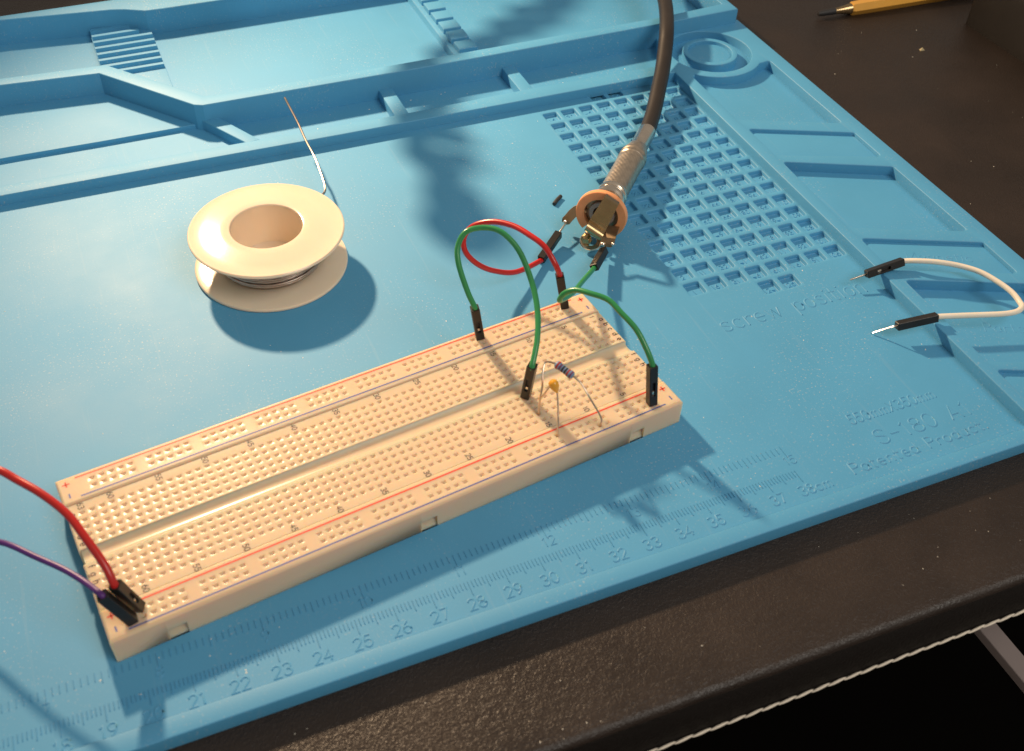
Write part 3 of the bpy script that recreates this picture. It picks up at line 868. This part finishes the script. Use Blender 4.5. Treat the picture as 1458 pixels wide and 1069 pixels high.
# ================================================================== resistor and capacitor
re_ = thing('resistor', 'blue banded metal film resistor standing on bent leads', 'resistor', tuple(B(49, -17, ZT)))
bl = B(colx(15), -11.43, ZT); br = B(colx(10), -23.95, ZR)
c1 = Vector((323.9, 50.6, 22.7)); c2 = Vector((326.6, 45.7, 21.6))
RESAX = (c2 - c1).normalized()
cm = (c1 + c2) / 2; half = 3.15
lathe('body', [(.01, -half), (.75, -half + .05), (1.12, -half + .5), (1.22, -half + 1.0), (1.1, -half + 1.5), (.98, -half + 1.8), (.98, half - 1.8), (1.1, half - 1.5), (1.22, half - 1.0), (1.12, half - .5), (.75, half - .05), (.01, half)], 'res', cm, RESAX, re_, 24, smooth=60)
for t, mm, r in ((-2.15, 'band_red', 1.235), (-1.25, 'band_violet', 1.03), (-.35, 'band_black', 1.0), (.6, 'band_black', 1.0), (1.45, 'band_red', 1.11), (2.45, 'band_violet', 1.18)):
    lathe('band', [(r - .1, t - .27), (r + .015, t - .24), (r + .015, t + .24), (r - .1, t + .27)], mm, cm, RESAX, re_, 24, smooth=60)
la = cm - RESAX * half; lb = cm + RESAX * half
tube('lead', [bl - Vector((0, 0, 2)), bl + Vector((0, 0, 1)), bl + Vector((.3, .4, 6)), (318.8, 48.3, 17.5), (320.0, 50.9, 20.6), (321.6, 52.6, 22.4), la + RESAX * .3], .27, 'lead', re_, 8)
tube('lead', [lb - RESAX * .3, lb + RESAX * .9, (328.2, 42.6, 20.4), (329.2, 39.6, 18.0), br + Vector((.1, .3, 3)), br + Vector((0, 0, .2)), br - Vector((0, 0, 2))], .27, 'lead', re_, 8)
ca = thing('capacitor', 'small orange dipped capacitor on two bent leads', 'capacitor', tuple(B(44, -16, ZT)))
bc = B(colx(15), -21.4, ZR)
cp = Vector((320.6, 44.7, 20.9))
lathe('body', [(.01, 1.9), (.75, 1.75), (1.25, 1.2), (1.42, .4), (1.3, -.5), (.9, -1.35), (.45, -2.1), (.25, -2.6)], 'tan', cp, Vector((-.30, .35, 1)), ca, 24, smooth=60, wob=.03)
bl2 = B(colx(15) - .25, -11.43 - .25, ZT)
tube('lead', [bc - Vector((0, 0, 2)), bc + Vector((0, 0, .5)), bc + Vector((.1, .3, 4)), bc + Vector((.5, 1.4, 6.6)), cp + Vector((.75, -.85, -2.6)), cp + Vector((.3, -.3, -1))], .26, 'lead', ca, 8)
tube('lead', [bl2 - Vector((0, 0, 2)), bl2 + Vector((0, 0, 1)), bl2 + Vector((.1, -.1, 6.0)), cp + Vector((-2.2, 1.0, -3.2)), cp + Vector((-1.2, .6, -1.0)), cp + Vector((-.4, .2, -.2))], .26, 'lead', ca, 8)

# ================================================================== guitar cable, plug and open jack socket
JD = Vector((376.38, 124.52, 9.25)); JA = Vector((421.03 - 376.38, 172.42 - 124.52, 4.6 - 9.2)).normalized()
JU = (Z - JA * Z.dot(JA)).normalized(); JS = JA.cross(JU).normalized()
def J(s_, u_, o_): return JD + JS * s_ + JU * u_ + JA * o_
gc = thing('instrument_cable', 'black instrument cable ending in a knurled metal plug', 'cable', (421, 172.4, 0))
path = [J(0, 0, 62), J(0, 0, 65.6), (429.4, 182.8, 5.6), (439.5, 196.9, 7.6), (446.3, 206.6, 9.2), (453.4, 217.8, 11.9), (458.6, 226.6, 14.3), (465.3, 239.0, 15.3), (472.5, 254.5, 15.6),
        (479, 275, 18), (480, 300, 26), (470, 338, 50), (440, 362, 70), (400, 362, 78)]
cen = [Vector(p) for p in ((385, 358, 80), (362, 346, 81), (338, 332, 81), (320, 312, 81), (310, 292, 81), (305, 272, 81), (302, 252, 81), (300, 240, 81))]
cc = catmull(cen, 40)
def twist(phase, order):
    out = []
    for i in order:
        t = i / (len(cc) - 1)
        T = (cc[min(i + 1, len(cc) - 1)] - cc[max(i - 1, 0)]).normalized()
        s_, u_, _ = frame(T)
        r = (4.6 + 2.0 * math.sin(t * 23) + 1.2 * math.sin(t * 41 + 1)) * min(1, t * 8, (1.06 - t) * 10)
        a = t * 2 * math.pi * 7.5 + phase
        out.append(cc[i] + (s_ * math.cos(a) + u_ * math.sin(a)) * r)
    return out
path += twist(0, range(0, len(cc), 8)) + twist(math.pi, range(len(cc) - 5, 10, -8))     # added length out of view, twisted to cast the upper shadow on the mat
tube('cable_jacket', path, 3.2, 'cable', gc, 20, 6)
lathe('plug_sleeve', [(3.3, 66), (3.45, 65.8), (3.5, 65), (3.5, 51.5), (3.7, 50.6)], 'nickel', JD, JA, gc, 40)
V = []; F = []
NA, NH = 80, 64
for i in range(NH + 1):
    h = 15.2 + (51.0 - 15.2) * i / NH
    if h < 45: r = 5.05
    else: r = 5.05 - (h - 45) / 6 * 1.3
    for kk in range(NA):
        a = 2 * math.pi * kk / NA
        g_ = 0
        if 15.8 < h < 39.4: g_ = .10 * (1 if (kk + i) % 4 < 2 else 0) + .10 * (1 if (kk - i) % 4 < 2 else 0) - .1
        if abs(h - 40.4) < .5 or abs(h - 43.6) < .5: g_ = .28
        V.append(J((r + g_) * math.cos(a), (r + g_) * math.sin(a), h))
for i in range(NH):
    for kk in range(NA):
        a = i * NA + kk; b = i * NA + (kk + 1) % NA
        F.append((a, b, b + NA, a + NA))
mesh('plug_barrel', V, F, 'knurl', gc, smooth=50)
lathe('plug_collar', [(3.0, 9.0), (4.9, 9.2), (5.6, 9.8), (5.75, 11.0), (5.5, 11.8), (5.1, 12.2), (5.1, 13.0), (5.5, 13.4), (5.55, 14.6), (5.2, 15.3), (4.8, 15.4)], 'nickel', JD, JA, gc, 48)

js = thing('jack_socket', 'open frame jack socket with orange disc and brass contact spring', 'jack socket', (JD.x, JD.y, 0))
def ring_piece(name, r0, r1, o0, o1, a0, a1, mat, seg=48, parent=js, ch=.25):
    """C-shaped washer; angles in degrees measured from +s towards +u"""
    V = []; F = []
    sec = [(r0, o0), (r1 - ch, o0), (r1, o0 + ch), (r1, o1 - ch), (r1 - ch, o1), (r0, o1)]
    full = abs(a1 - a0) >= 360
    m = seg if full else seg + 1
    for i in range(m):
        a = math.radians(a0 + (a1 - a0) * i / seg)
        V += [J(r * math.cos(a), r * math.sin(a), o) for r, o in sec]
    n = len(sec)
    for i in range(seg if full else seg):
        i2 = (i + 1) % m
        for k_ in range(n):
            F.append((i * n + k_, i * n + (k_ + 1) % n, i2 * n + (k_ + 1) % n, i2 * n + k_))
    if not full: F.append(tuple(range(n))); F.append(tuple(range((m - 1) * n, m * n)))
    return mesh(name, V, F, mat, parent, smooth=30)
ring_piece('insulating_disc', 6.2, 9.2, -.6, 1.6, -48, 228, 'orange')
ring_piece('backing_plate', 3.3, 8.0, 1.7, 2.5, 0, 360, 'brass_dull')
ring_piece('grey_collar', 3.1, 4.7, .2, 1.9, 0, 360, 'grey')
lathe('bushing', [(3.1, .6), (3.1, 9.2), (4.6, 9.2), (4.6, 2.5), (6.0, 2.5), (6.0, 5.0), (4.6, 5.2)], 'nickel', JD, JA, js, 40)
lathe('plug_tip', [(0.01, -2.0), (1.3, -1.6), (2.0, -.2), (1.6, 1.2), (2.6, 2.4), (2.9, 3.4), (2.9, 8)], 'brass_dull', JD, JA, js, 32)
def strip(name, cl, w0, thick, mat, parent=js, wdirs=None, smooth=35):
    """bent metal strip: cl = list of (centre, width direction, half width)"""
    V = []; F = []
    n = len(cl)
    for i, (c, wd, hw) in enumerate(cl):
        c = Vector(c); wd = Vector(wd).normalized()
        t = (Vector(cl[min(i + 1, n - 1)][0]) - Vector(cl[max(i - 1, 0)][0])).normalized()
        nn = t.cross(wd).normalized() * thick / 2
        V += [c - wd * hw - nn, c + wd * hw - nn, c + wd * hw + nn, c - wd * hw + nn]
    for i in range(n - 1):
        for k_ in range(4):
            F.append((4 * i + k_, 4 * i + (k_ + 1) % 4, 4 * i + 4 + (k_ + 1) % 4, 4 * i + 4 + k_))
    F.append((0, 1, 2, 3)); F.append(tuple(range(4 * n - 4, 4 * n)))
    return mesh(name, V, F, mat, parent, smooth=smooth)
WD = J(5.1, -2.3, 0) - J(0, 0, 0)
WD.normalize()
A0 = J(3.9, 9.4, -5.2); A1 = J(1.3, 1.9, -9.0)
dirn = (A1 - A0).normalized()
lf = [(J(3.4, 8.0, -.6), WD, 2.7), (J(3.8, 9.2, -3.4), WD, 2.7), (A0, WD, 2.75), (A0.lerp(A1, .5), WD, 3.0), (A1, WD, 3.25)]
nrm = dirn.cross(WD).normalized()
if nrm.dot(tocam(A1)) < 0: nrm = -nrm
for dn, dd in ((.15, .25), (.6, .6), (1.3, 1.0), (2.0, 1.5), (2.5, 2.2), (2.6, 3.0), (2.2, 3.7), (1.4, 4.0)):   # the rolled end catches the lamp
    lf.append((A1 + nrm * dn + dirn * dd, WD, 3.25))
p_end = Vector(lf[-1][0])
lf.append((p_end.lerp(J(1.2, -3.4, -2.5), .5), WD, 2.8)); lf.append((J(1.2, -3.4, -.8), WD, 2.6))
strip('contact_spring', lf, 0, .45, 'brass')
SD = JS * 1.0 + JU * .12
strip('solder_lug', [(J(4.6, -3.0, -.8), SD, 2.6), (J(4.7, -3.4, -4.2), SD, 2.7), (J(4.9, -4.2, -6.6), SD, 2.6), (J(5.2, -6.0, -7.6), SD, 2.3), (J(5.3, -7.0, -7.9), SD, 1.3)], 0, .5, 'brass_dull')
lathe('solder_blob', [(.01, -.9), (.7, -.6), (1.0, 0), (.8, .6), (.01, .95)], 'steel', J(3.6, -6.2, -8.2), JU, js, 16, smooth=60)
lathe('solder_blob', [(.01, -.7), (.55, -.4), (.75, 0), (.55, .5), (.01, .7)], 'steel', J(7.1, -5.3, -8.0), JU, js, 16, smooth=60)
LD = JS * .83 - JU * .56
strip('side_lug', [(J(-6.8, .6, .6), LD, 2.0), (J(-8.6, -.4, .2), LD, 1.9), (J(-10.2, -2.0, -.3), LD, 1.7), (J(-11.2, -3.6, -1.0), LD, 1.6), (J(-12.0, -4.9, -1.4), LD, 1.7), (J(-12.7, -5.8, -1.6), LD, .9)], 0, .5, 'brass_dull')
lathe('solder_blob', [(.01, -.8), (.6, -.5), (.85, 0), (.6, .6), (.01, .85)], 'steel', J(-12.1, -5.1, -1.9), JU, js, 16, smooth=60)
WN = (tocam(J(-1.5, -6.2, -8)).normalized() * .55 + Z * .8).normalized()
lathe('ground_ring', [(2.1, -.35), (3.7, -.35), (3.9, -.1), (3.9, .1), (3.7, .35), (2.1, .35), (2.1, -.35)], 'nickel', J(-.9, -6.6, -7.4), WN, js, 32)
lathe('rivet', [(2.2, -.6), (2.1, .5), (1.7, 1.1), (1.9, 1.5), (1.5, 2.2), (.7, 2.5), (.01, 2.5)], 'brass', J(-2.5, -6.3, -7.8), WN, js, 6, smooth=20)

# ================================================================== things round the mat
pc = thing('pencil', 'yellow pencil with metal ferrule and black tip on the desk', 'pencil', (590, 240, DESK))
pt = Vector((554.5, 245.0, -1.7)); pe = Vector((626.7, 240.8, -.8)); PD_ = (pe - pt).normalized()
lathe('tip', [(.01, 0), (.9, .2), (1.3, 2), (1.55, 9.5), (1.2, 9.8)], 'scrap', pt, PD_, pc, 20)
lathe('ferrule', [(1.2, 9.4), (1.45, 9.6), (1.6, 12), (2.1, 15), (2.55, 17.6), (2.6, 18.2)], 'brass', pt, PD_, pc, 24)
lathe('barrel', [(2.2, 17.9), (2.75, 18.2), (3.2, 19), (3.4, 24), (3.4, 140), (2.6, 142), (.01, 142)], 'yellow', pt, PD_, pc, 6, smooth=20)
bx_ = thing('equipment_case', 'dark plastic case at the right edge of the desk', 'case', (690, 150, DESK))
prism('case_body', fillet([(621.0, 217.5), (619.6, 60), (760, 60), (760, 217.5)], 3), DESK, DESK + 26, 'charcoal', bx_, bev=3.0)
prism('case_lid', fillet([(624.0, 214.5), (622.8, 63), (757, 63), (757, 214.5)], 3), DESK + 25.5, DESK + 32, 'charcoal', bx_, bev=1.2)
sc = tube('insulation_scrap', [(369.0, 146.6, .75), (371.0, 148.4, .8), (373.4, 150.2, .75)], .75, 'scrap', None, 10, 3)
tag(sc, 'tiny black insulation scrap lying on the mat near the jack socket', 'scrap')
cr_ = mesh('crumb', [(582.3, 201.6, DESK), (584.6, 201.4, DESK), (584.2, 203.1, DESK), (582.6, 203.0, DESK), (583.4, 202.2, DESK + 1.3)], [(0, 1, 4), (1, 2, 4), (2, 3, 4), (3, 0, 4), (3, 2, 1, 0)], 'wood')
tag(cr_, 'pale crumb on the dark desk between pencil and case', 'crumb')
V = []; F = []
def fleck(x, y, z, r):
    k = len(V); a0 = random.uniform(0, 6.28); el = random.uniform(1, 2.2)
    for i in range(5):
        a = a0 + i * 1.2566
        ex = r * el * math.cos(a); ey = r * math.sin(a)
        V.append((x + ex * math.cos(a0) - ey * math.sin(a0), y + ex * math.sin(a0) + ey * math.cos(a0), z))
    V.append((x, y, z + r * random.uniform(.5, 1.0)))
    for i in range(5): F.append((k + i, k + (i + 1) % 5, k + 5))
def clear(x, y):
    d = Vector((x, y, 0)) - BC
    if abs(d.dot(BU)) < 84 and abs(d.dot(BV)) < 29: return False
    if (x - SC[0]) ** 2 + (y - SC[1]) ** 2 < 26.5 ** 2: return False
    return True
for x, y, r in ((330.5, 124.4, .34), (344, 116, .28), (349.5, 196, .3), (371, 190, .3), (392, 176, .25), (375, 158, .3), (404.5, 68, .35), (414, 52, .3), (434, 82, .3), (448.5, 34, .35), (449, 36.5, .25), (215, 10.5, .32), (190, 13.6, .35), (198, 6.6, .3), (222, 2.8, .38), (310, 102, .3), (306, 96, .3), (424, 30, .22)):
    fleck(x, y, .0, r * .65)
for i in range(230):
    x = random.uniform(120, 452); y = random.uniform(-1, 208)
    if clear(x, y) and not (x > 388 and y > 76): fleck(x, y, 0, random.choice((.07, .09, .12, .16)))
for i in range(40): fleck(random.uniform(180, 450), random.uniform(221, 238), 0, random.choice((.1, .15, .2)))
for i in range(40): fleck(random.uniform(220, 480), random.uniform(-40, -14), DESK, random.choice((.06, .08, .1, .14)))
for i in range(28): fleck(random.uniform(515, 615), random.uniform(20, 235), DESK, random.choice((.08, .1, .14, .2)))
ds = mesh('dust_flecks', V, F, 'dust', None)
ds['kind'] = 'stuff'; tag(ds, 'pale dust flecks scattered on the mat and the desk', 'dust')
